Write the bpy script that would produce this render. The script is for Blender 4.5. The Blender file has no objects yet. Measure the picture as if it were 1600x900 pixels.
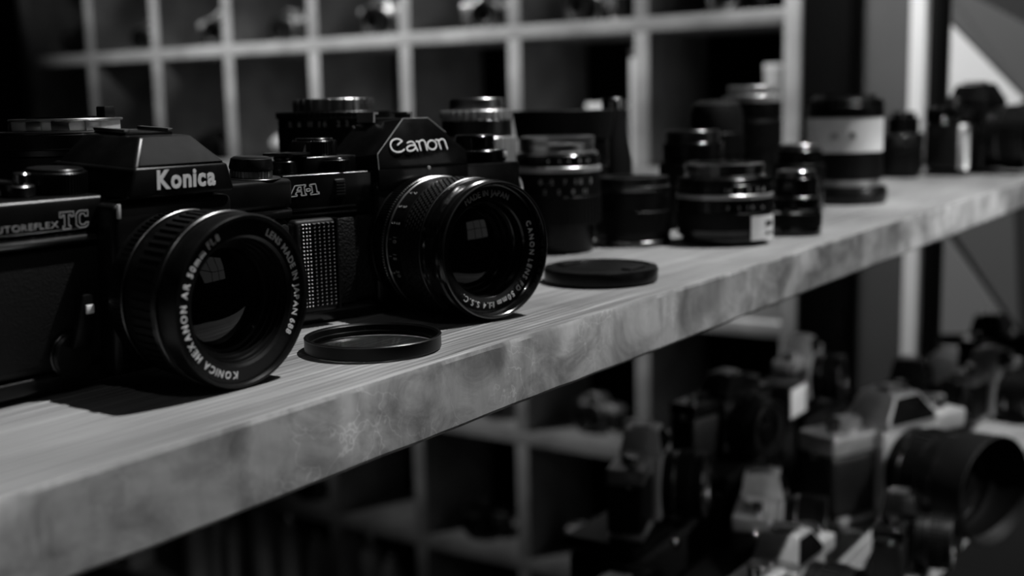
import bpy, bmesh, math, random
from mathutils import Vector, Matrix, noise
random.seed(7)
S = bpy.context.scene
COL = S.collection
PI = math.pi

# ------------------------------------------------------------------ camera
def make_camera():
    al, th, ro = math.radians(34.08), math.radians(8.656), math.radians(-1.189)
    fw = Vector((math.cos(al)*math.cos(th), math.sin(al)*math.cos(th), -math.sin(th)))
    rt = Vector((math.sin(al), -math.cos(al), 0)); up = rt.cross(fw)
    R = rt*math.cos(ro) + up*math.sin(ro); U = up*math.cos(ro) - rt*math.sin(ro)
    cd = bpy.data.cameras.new('camera'); co = bpy.data.objects.new('camera', cd); COL.objects.link(co)
    M = Matrix((R, U, -fw)).transposed().to_4x4(); M.translation = Vector((0, -.2698, .0944))
    co.matrix_world = M
    cd.sensor_width = 36; cd.lens = 1863/1600*36; cd.clip_start = .01; cd.clip_end = 50
    cd.dof.use_dof = True; cd.dof.focus_distance = .475; cd.dof.aperture_fstop = 7.4
    S.camera = co
make_camera()

# ------------------------------------------------------------------ world, lamps, exposure
w = bpy.data.worlds.new('world'); S.world = w; w.use_nodes = True
w.node_tree.nodes['Background'].inputs[0].default_value = (1, 1, 1, 1)
w.node_tree.nodes['Background'].inputs[1].default_value = .006
S.view_settings.view_transform = 'Standard'; S.view_settings.look = 'None'
S.view_settings.gamma = 1; S.view_settings.exposure = 0; S.view_settings.use_curve_mapping = False
def spot(name, loc, target, watt, angle=60, rad=.02, blend=.6):
    l = bpy.data.lights.new(name, 'SPOT'); l.energy = watt; l.spot_size = math.radians(angle)
    l.shadow_soft_size = rad; l.spot_blend = blend
    o = bpy.data.objects.new(name, l); COL.objects.link(o); o.location = loc
    o.rotation_euler = (Vector(target)-Vector(loc)).to_track_quat('-Z', 'Y').to_euler()
    return o
spot('ceiling_spot_key', (1.25, -.52, 2.15), (.72, .08, 0), 325, 52, .014, .35)
spot('ceiling_spot_front', (-.10, -.80, 1.0), (.70, .10, .03), 2.6, 60, .008)
spot('ceiling_spot_cubby', (.15, 2.75, 2.0), (2.25, 1.80, 1.12), 640, 66, .03, 1.0)
spot('ceiling_spot_wall', (2.05, .56, 2.1), (2.69, .30, .15), 430, 40, .03, .5)
spot('added_low_spot', (.95, -1.3, .55), (1.18, .05, -.28), 60, 26, .008)  # added lamp without a known source, raises glints on the lower pile

# ------------------------------------------------------------------ materials (grey scale, the picture is black and white)
MATS = {}
def mat(name, v=.02, rough=.4, metal=0., coat=0., bump=None, spec=.5, var=None):
    m = bpy.data.materials.new(name); m.use_nodes = True; nt = m.node_tree; b = nt.nodes['Principled BSDF']
    b.inputs['Base Color'].default_value = (v, v, v, 1); b.inputs['Roughness'].default_value = rough
    b.inputs['Metallic'].default_value = metal; b.inputs['Coat Weight'].default_value = coat
    b.inputs['Specular IOR Level'].default_value = spec
    if var or bump:
        tc = nt.nodes.new('ShaderNodeTexCoord')
    if var:
        n = nt.nodes.new('ShaderNodeTexNoise'); n.inputs['Scale'].default_value = var[0]; n.inputs['Detail'].default_value = 6
        nt.links.new(tc.outputs['Object'], n.inputs['Vector'])
        r = nt.nodes.new('ShaderNodeMapRange'); r.inputs['From Min'].default_value = .35; r.inputs['From Max'].default_value = .65
        r.inputs['To Min'].default_value = v*(1-var[1]); r.inputs['To Max'].default_value = v*(1+var[1])
        nt.links.new(n.outputs['Fac'], r.inputs['Value']); nt.links.new(r.outputs['Result'], b.inputs['Base Color'])
        r2 = nt.nodes.new('ShaderNodeMapRange'); r2.inputs['To Min'].default_value = max(.02, rough-.12); r2.inputs['To Max'].default_value = min(1, rough+.12)
        nt.links.new(n.outputs['Fac'], r2.inputs['Value']); nt.links.new(r2.outputs['Result'], b.inputs['Roughness'])
    if bump:
        kind, sc, st, dist = bump
        if kind == 'leather':
            t = nt.nodes.new('ShaderNodeTexVoronoi'); t.inputs['Scale'].default_value = sc; out = t.outputs['Distance']
        else:
            t = nt.nodes.new('ShaderNodeTexNoise'); t.inputs['Scale'].default_value = sc; out = t.outputs['Fac']
        nt.links.new(tc.outputs['Object'], t.inputs['Vector'])
        bp = nt.nodes.new('ShaderNodeBump'); bp.inputs['Strength'].default_value = st; bp.inputs['Distance'].default_value = dist
        nt.links.new(out, bp.inputs['Height']); nt.links.new(bp.outputs['Normal'], b.inputs['Normal'])
    MATS[name] = m; return m
gloss = mat('black enamel', .004, .2, coat=.2, var=(60, .3), spec=.4)
satin = mat('black satin', .0035, .34, var=(80, .3), spec=.25)
matte = mat('black matte', .004, .55, spec=.2)
rubber = mat('black rubber', .004, .5, spec=.2)
leather = mat('leatherette', .006, .4, bump=('leather', 900, .8, .0004), spec=.35)
chrome = mat('chrome', .62, .16, metal=1)
steel = mat('brushed steel', .45, .3, metal=1)
dimmetal = mat('dark metal', .12, .3, metal=1)
silver = mat('satin silver', .5, .33, metal=.6, var=(60, .15))
white = mat('white ink', .75, .5)
greyink = mat('grey ink', .3, .5)
dimink = mat('dim ink', .3, .5)
panelgrey = mat('grey plastic panel', .022, .75, var=(120, .25), spec=.1)
whitepaint = mat('white paint', .85, .5, var=(40, .06))
paper = mat('white sticker', .8, .6)
palegrey = mat('pale plastic', .45, .45)
coldglass = mat('coated glass', .002, .03, spec=.35)
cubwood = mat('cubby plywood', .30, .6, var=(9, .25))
cubdark = mat('dark back and shaded side', .003, .9, var=(9, .3), spec=.1)
blackpost = mat('black powder coat', .006, .5)
walldark = mat('dark wall paint', .02, .8, var=(3, .2))
doorgrey = mat('grey door paint', .065, .6, var=(4, .1))
trimwhite = mat('white trim paint', .8, .5)
floorm = mat('dark floor', .006, .5, var=(4, .3))
mur = [mat('mural white', .75, .6), mat('mural mid grey', .09, .6), mat('mural charcoal', .018, .6), mat('mural light grey', .17, .6)]

def clear_glass():
    m = bpy.data.materials.new('filter glass'); m.use_nodes = True; b = m.node_tree.nodes['Principled BSDF']
    b.inputs['Base Color'].default_value = (.75, .75, .75, 1); b.inputs['Roughness'].default_value = .02
    b.inputs['Transmission Weight'].default_value = 1; b.inputs['IOR'].default_value = 1.1
    return m
filterglass = clear_glass()

def wood_mat():
    m = bpy.data.materials.new('worn pine'); m.use_nodes = True; nt = m.node_tree; N = nt.nodes.new; L = nt.links.new
    b = nt.nodes['Principled BSDF']; b.inputs['Roughness'].default_value = .5
    tc = N('ShaderNodeTexCoord'); geo = N('ShaderNodeNewGeometry')
    def mapr(src, a, c, lo, hi):
        r = N('ShaderNodeMapRange'); r.inputs['From Min'].default_value = a; r.inputs['From Max'].default_value = c
        r.inputs['To Min'].default_value = lo; r.inputs['To Max'].default_value = hi; L(src, r.inputs['Value']); return r.outputs['Result']
    def noi(scale, det, sc=(1, 1, 1), rough=.5, dist=0):
        mp = N('ShaderNodeMapping'); mp.inputs['Scale'].default_value = sc; L(tc.outputs['Object'], mp.inputs['Vector'])
        n = N('ShaderNodeTexNoise'); n.inputs['Scale'].default_value = scale; n.inputs['Detail'].default_value = det
        n.inputs['Roughness'].default_value = rough; n.inputs['Distortion'].default_value = dist
        L(mp.outputs['Vector'], n.inputs['Vector']); return n.outputs['Fac']
    def math_(op, a, c):
        k = N('ShaderNodeMath'); k.operation = op
        for i, v in enumerate((a, c)):
            if isinstance(v, (int, float)): k.inputs[i].default_value = v
            else: L(v, k.inputs[i])
        return k.outputs[0]
    # top: fine growth lines running along the board
    mp = N('ShaderNodeMapping'); mp.inputs['Scale'].default_value = (.35, 1, 1); L(tc.outputs['Object'], mp.inputs['Vector'])
    wv = N('ShaderNodeTexWave'); wv.wave_type = 'BANDS'; wv.bands_direction = 'Y'; wv.wave_profile = 'SIN'
    wv.inputs['Scale'].default_value = 84; wv.inputs['Distortion'].default_value = 11; wv.inputs['Detail'].default_value = 3
    wv.inputs['Detail Scale'].default_value = .2; wv.inputs['Detail Roughness'].default_value = .6
    L(mp.outputs['Vector'], wv.inputs['Vector'])
    lines = mapr(wv.outputs['Fac'], .05, .7, .22, 1.0)
    fine = mapr(noi(620, 4, (.018, 1, 1), .6), .36, .62, .45, 1.1)
    wide = mapr(noi(150, 3, (.03, 1, 1), .5), .34, .62, .62, 1.1)
    lines = math_('MULTIPLY', math_('ADD', math_('MULTIPLY', lines, .55), .45), math_('MULTIPLY', fine, wide))
    fib = mapr(noi(260, 5, (.04, 1, 1)), .3, .7, .82, 1.12)
    blot = mapr(noi(14, 5, (.35, 1, 1), .6), .3, .7, .72, 1.16)
    amt = mapr(noi(9, 2, (.4, 1, 1)), .36, .60, .35, 1)
    lm = math_('ADD', math_('MULTIPLY', lines, amt), math_('SUBTRACT', 1.0, amt))
    top = math_('MULTIPLY', math_('MULTIPLY', lm, fib), blot)
    # front: sawn edge with stains, vertical streaks and scuffs
    stain = mapr(noi(34, 7, (.8, 1, 1.1), .66, .8), .36, .60, .50, 1.12)
    streak = mapr(noi(120, 5, (1, 1, .3), .65, .5), .3, .7, .86, 1.1)
    big = mapr(noi(15, 4, (.75, 1, 1.5), .55, .8), .38, .62, .66, 1.14)
    scr = N('ShaderNodeTexVoronoi'); scr.feature = 'DISTANCE_TO_EDGE'; scr.inputs['Scale'].default_value = 55
    mp2 = N('ShaderNodeMapping'); mp2.inputs['Scale'].default_value = (1, 1, 1)
    nz = N('ShaderNodeTexNoise'); nz.inputs['Scale'].default_value = 30; nz.inputs['Detail'].default_value = 4
    L(tc.outputs['Object'], nz.inputs['Vector'])
    mx = N('ShaderNodeMixRGB'); mx.inputs[0].default_value = .09; L(tc.outputs['Object'], mx.inputs[1]); L(nz.outputs['Color'], mx.inputs[2])
    L(mx.outputs[0], scr.inputs['Vector'])
    scf = mapr(scr.outputs['Distance'], 0, .03, 1.45, 1.0)
    sel = mapr(noi(18, 3), .5, .62, 0, 1)
    scf = math_('ADD', math_('MULTIPLY', math_('SUBTRACT', scf, 1), sel), 1)
    front = math_('MULTIPLY', math_('MULTIPLY', math_('MULTIPLY', stain, streak), big), scf)
    sp = N('ShaderNodeSeparateXYZ'); L(geo.outputs['True Normal'], sp.inputs[0])
    isf = mapr(math_('MULTIPLY', sp.outputs['Y'], -1), .35, .8, 0, 1)
    mixv = math_('ADD', math_('MULTIPLY', front, math_('MULTIPLY', isf, .43)), math_('MULTIPLY', top, math_('MULTIPLY', math_('SUBTRACT', 1, isf), .33)))
    L(mixv, b.inputs['Base Color'])
    bp = N('ShaderNodeBump'); bp.inputs['Strength'].default_value = .35; bp.inputs['Distance'].default_value = .0006
    L(math_('MULTIPLY', math_('ADD', math_('MULTIPLY', wv.outputs['Fac'], .5), noi(300, 4, (.1, 1, 1))), mapr(isf, 0, 1, 1, .12)), bp.inputs['Height']); L(bp.outputs['Normal'], b.inputs['Normal'])
    return m
pine = wood_mat()

# ------------------------------------------------------------------ mesh helpers
class MB:
    def __init__(s): s.v = []; s.f = []
    def add(s, vs, fs, M=None):
        o = len(s.v)
        for p in vs:
            p = Vector(p); s.v.append(M @ p if M else p)
        for f in fs: s.f.append([i+o for i in f])
        return s
    def bm(s, b, M=None):
        b.verts.index_update(); s.add([x.co.copy() for x in b.verts], [[q.index for q in f.verts] for f in b.faces], M); b.free(); return s
    def mesh(s, name, m, ang=35):
        me = bpy.data.meshes.new(name); me.from_pydata([tuple(p) for p in s.v], [], s.f)
        b = bmesh.new(); b.from_mesh(me); bmesh.ops.recalc_face_normals(b, faces=b.faces); b.to_mesh(me); b.free()
        me.materials.append(m)
        me.polygons.foreach_set('use_smooth', [True]*len(me.polygons)); me.set_sharp_from_angle(angle=math.radians(ang)); me.update()
        return me
    def build(s, name, m, parent=None, label=None, ang=35):
        o = bpy.data.objects.new(name, s.mesh(name, m, ang)); COL.objects.link(o)
        if parent: o.parent = parent
        if label: o['label'] = label
        return o

def EYE(x, y, z, k):      # near pair: drawn a little smaller and nearer so that the lens rests on the board
    return (x*k, -.2698+(y+.2698)*k, .0944-(.0944-z)*k)
def empty(name, loc, label, cat, group=None, rz=0, tilt=0, sc=1):
    o = bpy.data.objects.new(name, None); COL.objects.link(o); o.empty_display_size = .01
    o.location = loc; o.rotation_mode = 'XYZ'; o.rotation_euler = (tilt, 0, rz); o.scale = (sc,)*3
    o['label'] = label; o['category'] = cat
    if group: o['group'] = group
    return o

def box(x0, x1, y0, y1, z0, z1, r=0, seg=2):
    b = bmesh.new(); bmesh.ops.create_cube(b, size=1)
    for v in b.verts: v.co = Vector((x0+(v.co.x+.5)*(x1-x0), y0+(v.co.y+.5)*(y1-y0), z0+(v.co.z+.5)*(z1-z0)))
    if r: bmesh.ops.bevel(b, geom=list(b.edges), offset=r, segments=seg, affect='EDGES', profile=.5)
    return b
def loft(A, B, r=0, seg=2):
    """closed solid between two polygons with the same count"""
    b = bmesh.new(); a = [b.verts.new(p) for p in A]; c = [b.verts.new(p) for p in B]; n = len(a)
    b.faces.new(a); b.faces.new(c[::-1])
    for i in range(n): b.faces.new((a[i], a[(i+1) % n], c[(i+1) % n], c[i]))
    bmesh.ops.recalc_face_normals(b, faces=b.faces)
    if r: bmesh.ops.bevel(b, geom=list(b.edges), offset=r, segments=seg, affect='EDGES', profile=.5)
    return b
def lathe(prof, seg=64, closed=True):
    """prof = [(r, h)], spun about +Z. closed: last joins first (solid of a ring)"""
    vs, fs = [], []; n = len(prof)
    for i in range(seg):
        a = 2*PI*i/seg; c, s = math.cos(a), math.sin(a)
        for r, h in prof: vs.append((r*c, r*s, h))
    for i in range(seg):
        j = (i+1) % seg
        for k in range(n if closed else n-1):
            l = (k+1) % n
            if prof[k][0] < 1e-7 and prof[l][0] < 1e-7: continue
            if prof[k][0] < 1e-7: fs.append([i*n+k, j*n+l, i*n+l])
            elif prof[l][0] < 1e-7: fs.append([i*n+k, j*n+k, i*n+l])
            else: fs.append([i*n+k, j*n+k, j*n+l, i*n+l])
    return vs, fs
def ring(r0, r1, h0, h1, seg=64, bev=.0003):
    b = min(bev, (r1-r0)/3, abs(h1-h0)/3)
    return lathe([(r0, h0), (r1-b, h0), (r1, h0+b), (r1, h1-b), (r1-b, h1), (r0, h1)], seg)
def disc_solid(r, h0, h1, seg=48, bev=.0004):
    b = min(bev, r/3, (h1-h0)/3)
    return lathe([(0, h0), (r-b, h0), (r, h0+b), (r, h1-b), (r-b, h1), (0, h1)], seg, False)
def gear(r, rt, h0, h1, n, r_in=None, duty=.5):
    """knurled ring with n teeth"""
    vs, fs = [], []; r_in = r_in if r_in is not None else r-.003; bev = min(.0004, (h1-h0)/4)
    prof = []
    for i in range(n):
        for (fr, q) in ((0, r), (.5-duty/2, r), (.5-duty/2+.06, rt), (.5+duty/2-.06, rt), (.5+duty/2, r)):
            prof.append((2*PI*(i+fr)/n, q))
    m = len(prof)
    for a, q in prof:
        c, s = math.cos(a), math.sin(a)
        for rr, h in ((r_in, h0), (q-bev, h0), (q, h0+bev), (q, h1-bev), (q-bev, h1), (r_in, h1)): vs.append((rr*c, rr*s, h))
    for i in range(m):
        j = (i+1) % m
        for k in range(6):
            l = (k+1) % 6; fs.append([i*6+k, j*6+k, j*6+l, i*6+l])
    return vs, fs
def tube(pts, r, seg=8):
    vs, fs = [], []; n = len(pts); P = [Vector(p) for p in pts]
    for i, p in enumerate(P):
        t = (P[min(i+1, n-1)]-P[max(i-1, 0)]).normalized(); u = t.orthogonal().normalized()
        if i and abs(t.dot(up0)) < .999: u = (up0 - t*up0.dot(t)).normalized()
        up0 = u; v = t.cross(u)
        for k in range(seg): a = 2*PI*k/seg; vs.append(p+u*math.cos(a)*r+v*math.sin(a)*r)
    for i in range(n-1):
        for k in range(seg): l = (k+1) % seg; fs.append([i*seg+k, i*seg+l, (i+1)*seg+l, (i+1)*seg+k])
    fs.append(list(range(seg))[::-1]); fs.append([(n-1)*seg+k for k in range(seg)])
    return vs, fs
FWD = lambda cx, cz, y=0: Matrix.Translation((cx, y, cz)) @ Matrix.Rotation(PI/2, 4, 'X')    # local +Z of a lathe -> -Y (out of the camera front), local Y -> Z
T = Matrix.Translation

# letters: Blender's own font turned to thin meshes
GL = {}
def glyph(ch, bold=0.0):
    k = (ch, bold)
    if k not in GL:
        c = bpy.data.curves.new('g', 'FONT'); c.body = ch; c.size = 1; c.extrude = .02; c.offset = bold; c.resolution_u = 3
        o = bpy.data.objects.new('g', c); me = bpy.data.meshes.new_from_object(o)
        vs = [v.co.copy() for v in me.vertices]; fs = [list(p.vertices) for p in me.polygons]
        wd = (max(v.x for v in vs)-min(v.x for v in vs)) if vs else .3; mn = min(v.x for v in vs) if vs else 0
        bpy.data.objects.remove(o); bpy.data.curves.remove(c); bpy.data.meshes.remove(me)
        GL[k] = (vs, fs, wd, mn)
    return GL[k]
def adv(ch, bold, gap): return .32 if ch == ' ' else glyph(ch, bold)[2]+gap
def text_line(mb, s, width, size, M, bold=.0, gap=.1):
    """letters in the local XY plane of M, fitted to width, cap height about .7 size"""
    tot = sum(adv(c, bold, gap) for c in s)-gap; k = width/tot; x = 0
    for ch in s:
        if ch != ' ':
            vs, fs, wd, mn = glyph(ch, bold)
            mb.add([((v.x-mn+x)*k, v.y*size, v.z*.01) for v in vs], fs, M)
        x += adv(ch, bold, gap)-(.07 if ch == 'K' else 0)
def text_ring(mb, s, a0, a1, r, size, M, bold=.0, gap=.1, wk=1):
    """clockwise text, tops outward; angles in degrees clockwise from the top, seen from outside (local Z towards the viewer)"""
    tot = sum(adv(c, bold, gap) for c in s)-gap; x = 0
    for ch in s:
        a_w = adv(ch, bold, gap)
        if ch != ' ':
            vs, fs, wd, mn = glyph(ch, bold); a = math.radians(a0+(a1-a0)*(x+wd/2)/tot)
            Q = M @ Matrix.Rotation(-a, 4, 'Z') @ T((0, r, 0))
            mb.add([((v.x-mn-wd/2)*size*wk, (v.y-.35)*size, v.z*.01) for v in vs], fs, Q)
        x += a_w
def ribbon(mb, pts, wdt, M, h=.0003, closed=False):
    """stroke of even width with round joins"""
    P = [Vector((p[0], p[1], 0)) for p in pts]
    if closed: P.append(P[0])
    for i in range(len(P)-1):
        d = P[i+1]-P[i]
        if d.length < 1e-9: continue
        n = Vector((-d.y, d.x, 0)).normalized()*wdt/2
        q = [P[i]+n, P[i]-n, P[i+1]-n, P[i+1]+n]
        mb.add([*(v for v in q), *(v+Vector((0, 0, h)) for v in q)], [[3, 2, 1, 0], [4, 5, 6, 7], [0, 1, 5, 4], [1, 2, 6, 5], [2, 3, 7, 6], [3, 0, 4, 7]], M)
    for p in P[:-1] if closed else P:
        mb.add(*disc_solid(wdt/2, 0, h*1.01, 10, 0), M @ T(p))
def arc(cx, cy, rx, ry, a0, a1, n=14):
    return [(cx+rx*math.cos(math.radians(a0+(a1-a0)*i/n)), cy+ry*math.sin(math.radians(a0+(a1-a0)*i/n))) for i in range(n+1)]
def face(x, y, z, slope=0):       # text plane on a camera front: X right, Y up, Z towards the viewer (-y); slope leans the top back
    return T((x, y, z)) @ Matrix.Rotation(PI/2-slope, 4, 'X')

# ------------------------------------------------------------------ the setting
def struct(name, b, m):
    o = MB().bm(b).build(name, m); o['kind'] = 'structure'; return o
struct('floor', box(-2.2, 3.0, -2.6, 4.6, -1.42, -1.32), floorm)
struct('ceiling', box(-2.2, 3.0, -2.6, 4.6, 2.3, 2.38), walldark)
struct('wall_east', box(2.70, 2.78, -2.6, 4.6, -1.32, 2.3), walldark)
struct('wall_north', box(-2.2, 2.70, 4.5, 4.6, -1.32, 2.3), walldark)
struct('wall_west', box(-2.2, -2.1, -2.6, 4.5, -1.32, 2.3), walldark)
struct('wall_south', box(-2.1, 2.70, -2.6, -2.5, -1.32, 2.3), walldark)
struct('door_1', box(2.66, 2.70, .469, 1.4, -1.32, .9, .002), doorgrey)
struct('trim_2', box(2.30, 2.70, 3.06, 3.5, -1.32, 1.6, .002), doorgrey)
struct('trim_1', box(2.62, 2.70, .436, .469, -1.32, .95, .003), trimwhite)

def added_pane():  # unseen glowing pane, added for lens reflections and soft front fill
    m = bpy.data.materials.new('added fill glow'); m.use_nodes = True; nt = m.node_tree; nt.nodes.clear()
    e = nt.nodes.new('ShaderNodeEmission'); e.inputs[0].default_value = (1, 1, 1, 1); e.inputs[1].default_value = .36
    o = nt.nodes.new('ShaderNodeOutputMaterial'); nt.links.new(e.outputs[0], o.inputs[0])
    w_ = MB().bm(box(.95, 2.15, -2.505, -2.499, .05, .75)).build('added_pane_1', m); w_['kind'] = 'structure'
    for a, c, d, e_ in ((.93, 2.17, .03, .05), (.93, 2.17, .75, .77), (.93, .95, .05, .75), (2.15, 2.17, .05, .75), (1.34, 1.36, .05, .75), (1.74, 1.76, .05, .75), (.95, 1.34, .39, .41), (1.36, 1.74, .39, .41), (1.76, 2.15, .39, .41)):
        MB().bm(box(a+.0002, c-.0002, -2.498, -2.47, d+.0002, e_-.0002)).build('added_pane_bar', blackpost, w_)
added_pane()

def rack():
    root = empty('display_rack', (0, 0, 0), 'rack of two thick worn pine boards on black steel posts, carrying the cameras', 'rack')
    def board(name, x0, x1, y1, z0, seed, label=None, th=.0289):
        me = bpy.data.meshes.new(name); n = 560; vs = []; fs = []
        prof = [(.0016, 0, 0), (.0004, -.0004, 1), (0, -.0018, 1), (0, -th+.0015, 2), (.0012, -th, 2), (y1, -th, 3), (y1, 0, 3)]
        m = len(prof)
        for i in range(n+1):
            x = x0+(x1-x0)*i/n
            for (y, z, k) in prof:
                if k in (0, 1):
                    a = noise.noise((x*9+seed, .3, 0))*.0006+noise.noise((x*45, seed, 2))*.0004
                    if y > .001: y += abs(a)*1.6
                    elif z < -.001: z -= abs(a); y += a*.4
                    else: y += a*.5
                if k == 2: a = noise.noise((x*14, seed, 5))*.0005+noise.noise((x*50, seed, 7))*.0003; z += a
                vs.append((x, y, z0+z))
        for i in range(n):
            for k in range(m): l = (k+1) % m; fs.append((i*m+k, i*m+l, (i+1)*m+l, (i+1)*m+k))
        fs.append(tuple(range(m))); fs.append(tuple(n*m+k for k in range(m))[::-1])
        mb = MB(); mb.v = [Vector(v) for v in vs]; mb.f = [list(f) for f in fs]
        return mb.build(name, pine, root, label, ang=14)
    board('shelf_board', -.35, 2.07, .218, 0, 1.3, 'upper pine board with fine grain on top and a stained, scuffed front edge')
    board('shelf_board', -.35, 2.07, .24, -.325, 4.1, 'lower pine board')
    for px in (2.035, -.30):
        p = MB().bm(box(px-.014, px+.014, .241, .269, -1.318, 1.2, .0015)).build('post', blackpost, root)
        for z in (-.0289, -.3539):
            MB().bm(box(px-.016, px+.016, .02, .241, z-.006, z-.0005, .001)).build('bracket', blackpost, p)
    return root
rack()

def cubby():
    root = empty('pigeonhole_unit', (2.25, 1.8, -1.318), 'large pigeonhole cabinet of pale plywood behind the rack', 'cabinet')
    X0, X1 = 2.25, 2.55; mw = root.location
    def add(name, b, m, label=None):
        return MB().bm(b, T(-mw)).build(name, m, root, label)
    ys = [.588 + .3065*k for k in range(9)]; zs = [.257+.31*k for k in range(-5, 2)]
    ylist = [.588, .915, 1.234, 1.545, 1.839, 2.145, 2.431, 2.715, 3.016]
    zt, zb = .98, -1.318
    add('side_panel', box(X0+.012, X1, .572, .605, zb, zt, .001), cubdark); add('edge_strip', box(X0, X0+.0115, .572, .605, zb, zt, .001), cubwood); add('side_panel', box(X0, X1, 3.0, 3.05, zb, zt, .001), cubwood)  # near side coloured dark for its shade; pale strip keeps the lit edge
    zrows = [.257+.31*k for k in range(-4, 3)]
    for z in zrows: add('shelf', box(X0, X1-.008, .606, 2.999, z-.015, z+.015, .001), cubwood)
    for y in ylist[1:-1]:
        edges = [zb]+[z for z in zrows]+[zt]; zb_ = zb+.0155
        for a, b in zip(edges[:-1], edges[1:]):
            a2 = a+.0155; b2 = b-.0155 if b != zt else zt
            if b2-a2 > .03: add('divider', box(X0+.001, X1-.008, y-.017, y+.017, a2, b2, .001), cubwood)
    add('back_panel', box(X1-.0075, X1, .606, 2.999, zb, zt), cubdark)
    add('bottom_panel', box(X0, X1-.008, .606, 2.999, zb, zb+.015, .001), cubwood); add('top_panel', box(X0, X1, .572, 3.05, zt+.0005, zt+.03, .001), cubwood)
    return ylist, zrows
YL, ZR = cubby()

def mural():
    X = 2.70
    root = empty('triangle_mural', (X, .1, .05), 'mural of white, grey and charcoal triangles on the wall right of the door', 'wall panel')
    org = root.location.copy()
    MB().bm(box(-.012, -.001, -.75, .333, -.72, .6)).build('backing_board', mur[2], root)
    tri = [((.333, .235), (.333, -.08), (.143, .035), 0), ((.333, .30), (.333, .24), (.145, .04), 1), ((.333, .30), (.145, .04), (.03, .12), 1),
           ((.138, .04), (.02, .125), (-.03, -.1), 3), ((.143, .03), (.333, -.085), (-.03, -.12), 2),
           ((.333, -.20), (.333, -.48), (.14, -.46), 3), ((.325, -.185), (.135, -.455), (.16, -.15), 1), ((.15, -.16), (.125, -.46), (-.06, -.24), 2)]
    for a, b, c, k in tri:
        P = [(0-.012, p[0]-.0, p[1]) for p in (a, b, c)]
        # shrink a touch so the joints show
        g = [sum(q[i] for q in P)/3 for i in range(3)]
        P = [tuple(g[i]+(q[i]-g[i])*.975 for i in range(3)) for q in P]
        MB().bm(loft(P, [(x-.006, y, z) for x, y, z in P])).build('triangle', mur[k], root)
mural()

# ------------------------------------------------------------------ camera lenses (ring stack along local Z)
def lens_stack(root, parts, M=None):
    M = M or Matrix.Identity(4)
    for p in parts:
        name, kind, m = p[0], p[1], p[2]; a = p[3:]
        mb = MB()
        if kind == 'ring': mb.add(*ring(*a), M)
        elif kind == 'disc': mb.add(*disc_solid(*a), M)
        elif kind == 'gear': mb.add(*gear(*a), M)
        elif kind == 'lathe': mb.add(*lathe(a[0], 64, a[1] if len(a) > 1 else True), M)
        elif kind == 'text':
            for s, a0, a1, r, size in a[0]: side_text(mb, s, a0, a1, r, a[1], size, M)
        mb.build(name, m, root)
def side_text(mb, s, a0, a1, r, h, size, M):
    """letters wrapped round a barrel, tops towards +Z"""
    tot = sum(adv(c, 0, .1) for c in s); x = 0
    for ch in s:
        if ch != ' ':
            vs, fs, wd, mn = glyph(ch); a = math.radians(a0+(a1-a0)*(x+wd/2)/tot)
            Q = M @ Matrix.Rotation(a, 4, 'Z') @ T((r, 0, h)) @ Matrix.Rotation(PI/2, 4, 'Z') @ Matrix.Rotation(PI/2, 4, 'X')
            mb.add([((v.x-mn-wd/2)*size, v.y*size, v.z*.01) for v in vs], fs, Q)
        x += adv(ch, 0, .1)

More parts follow.
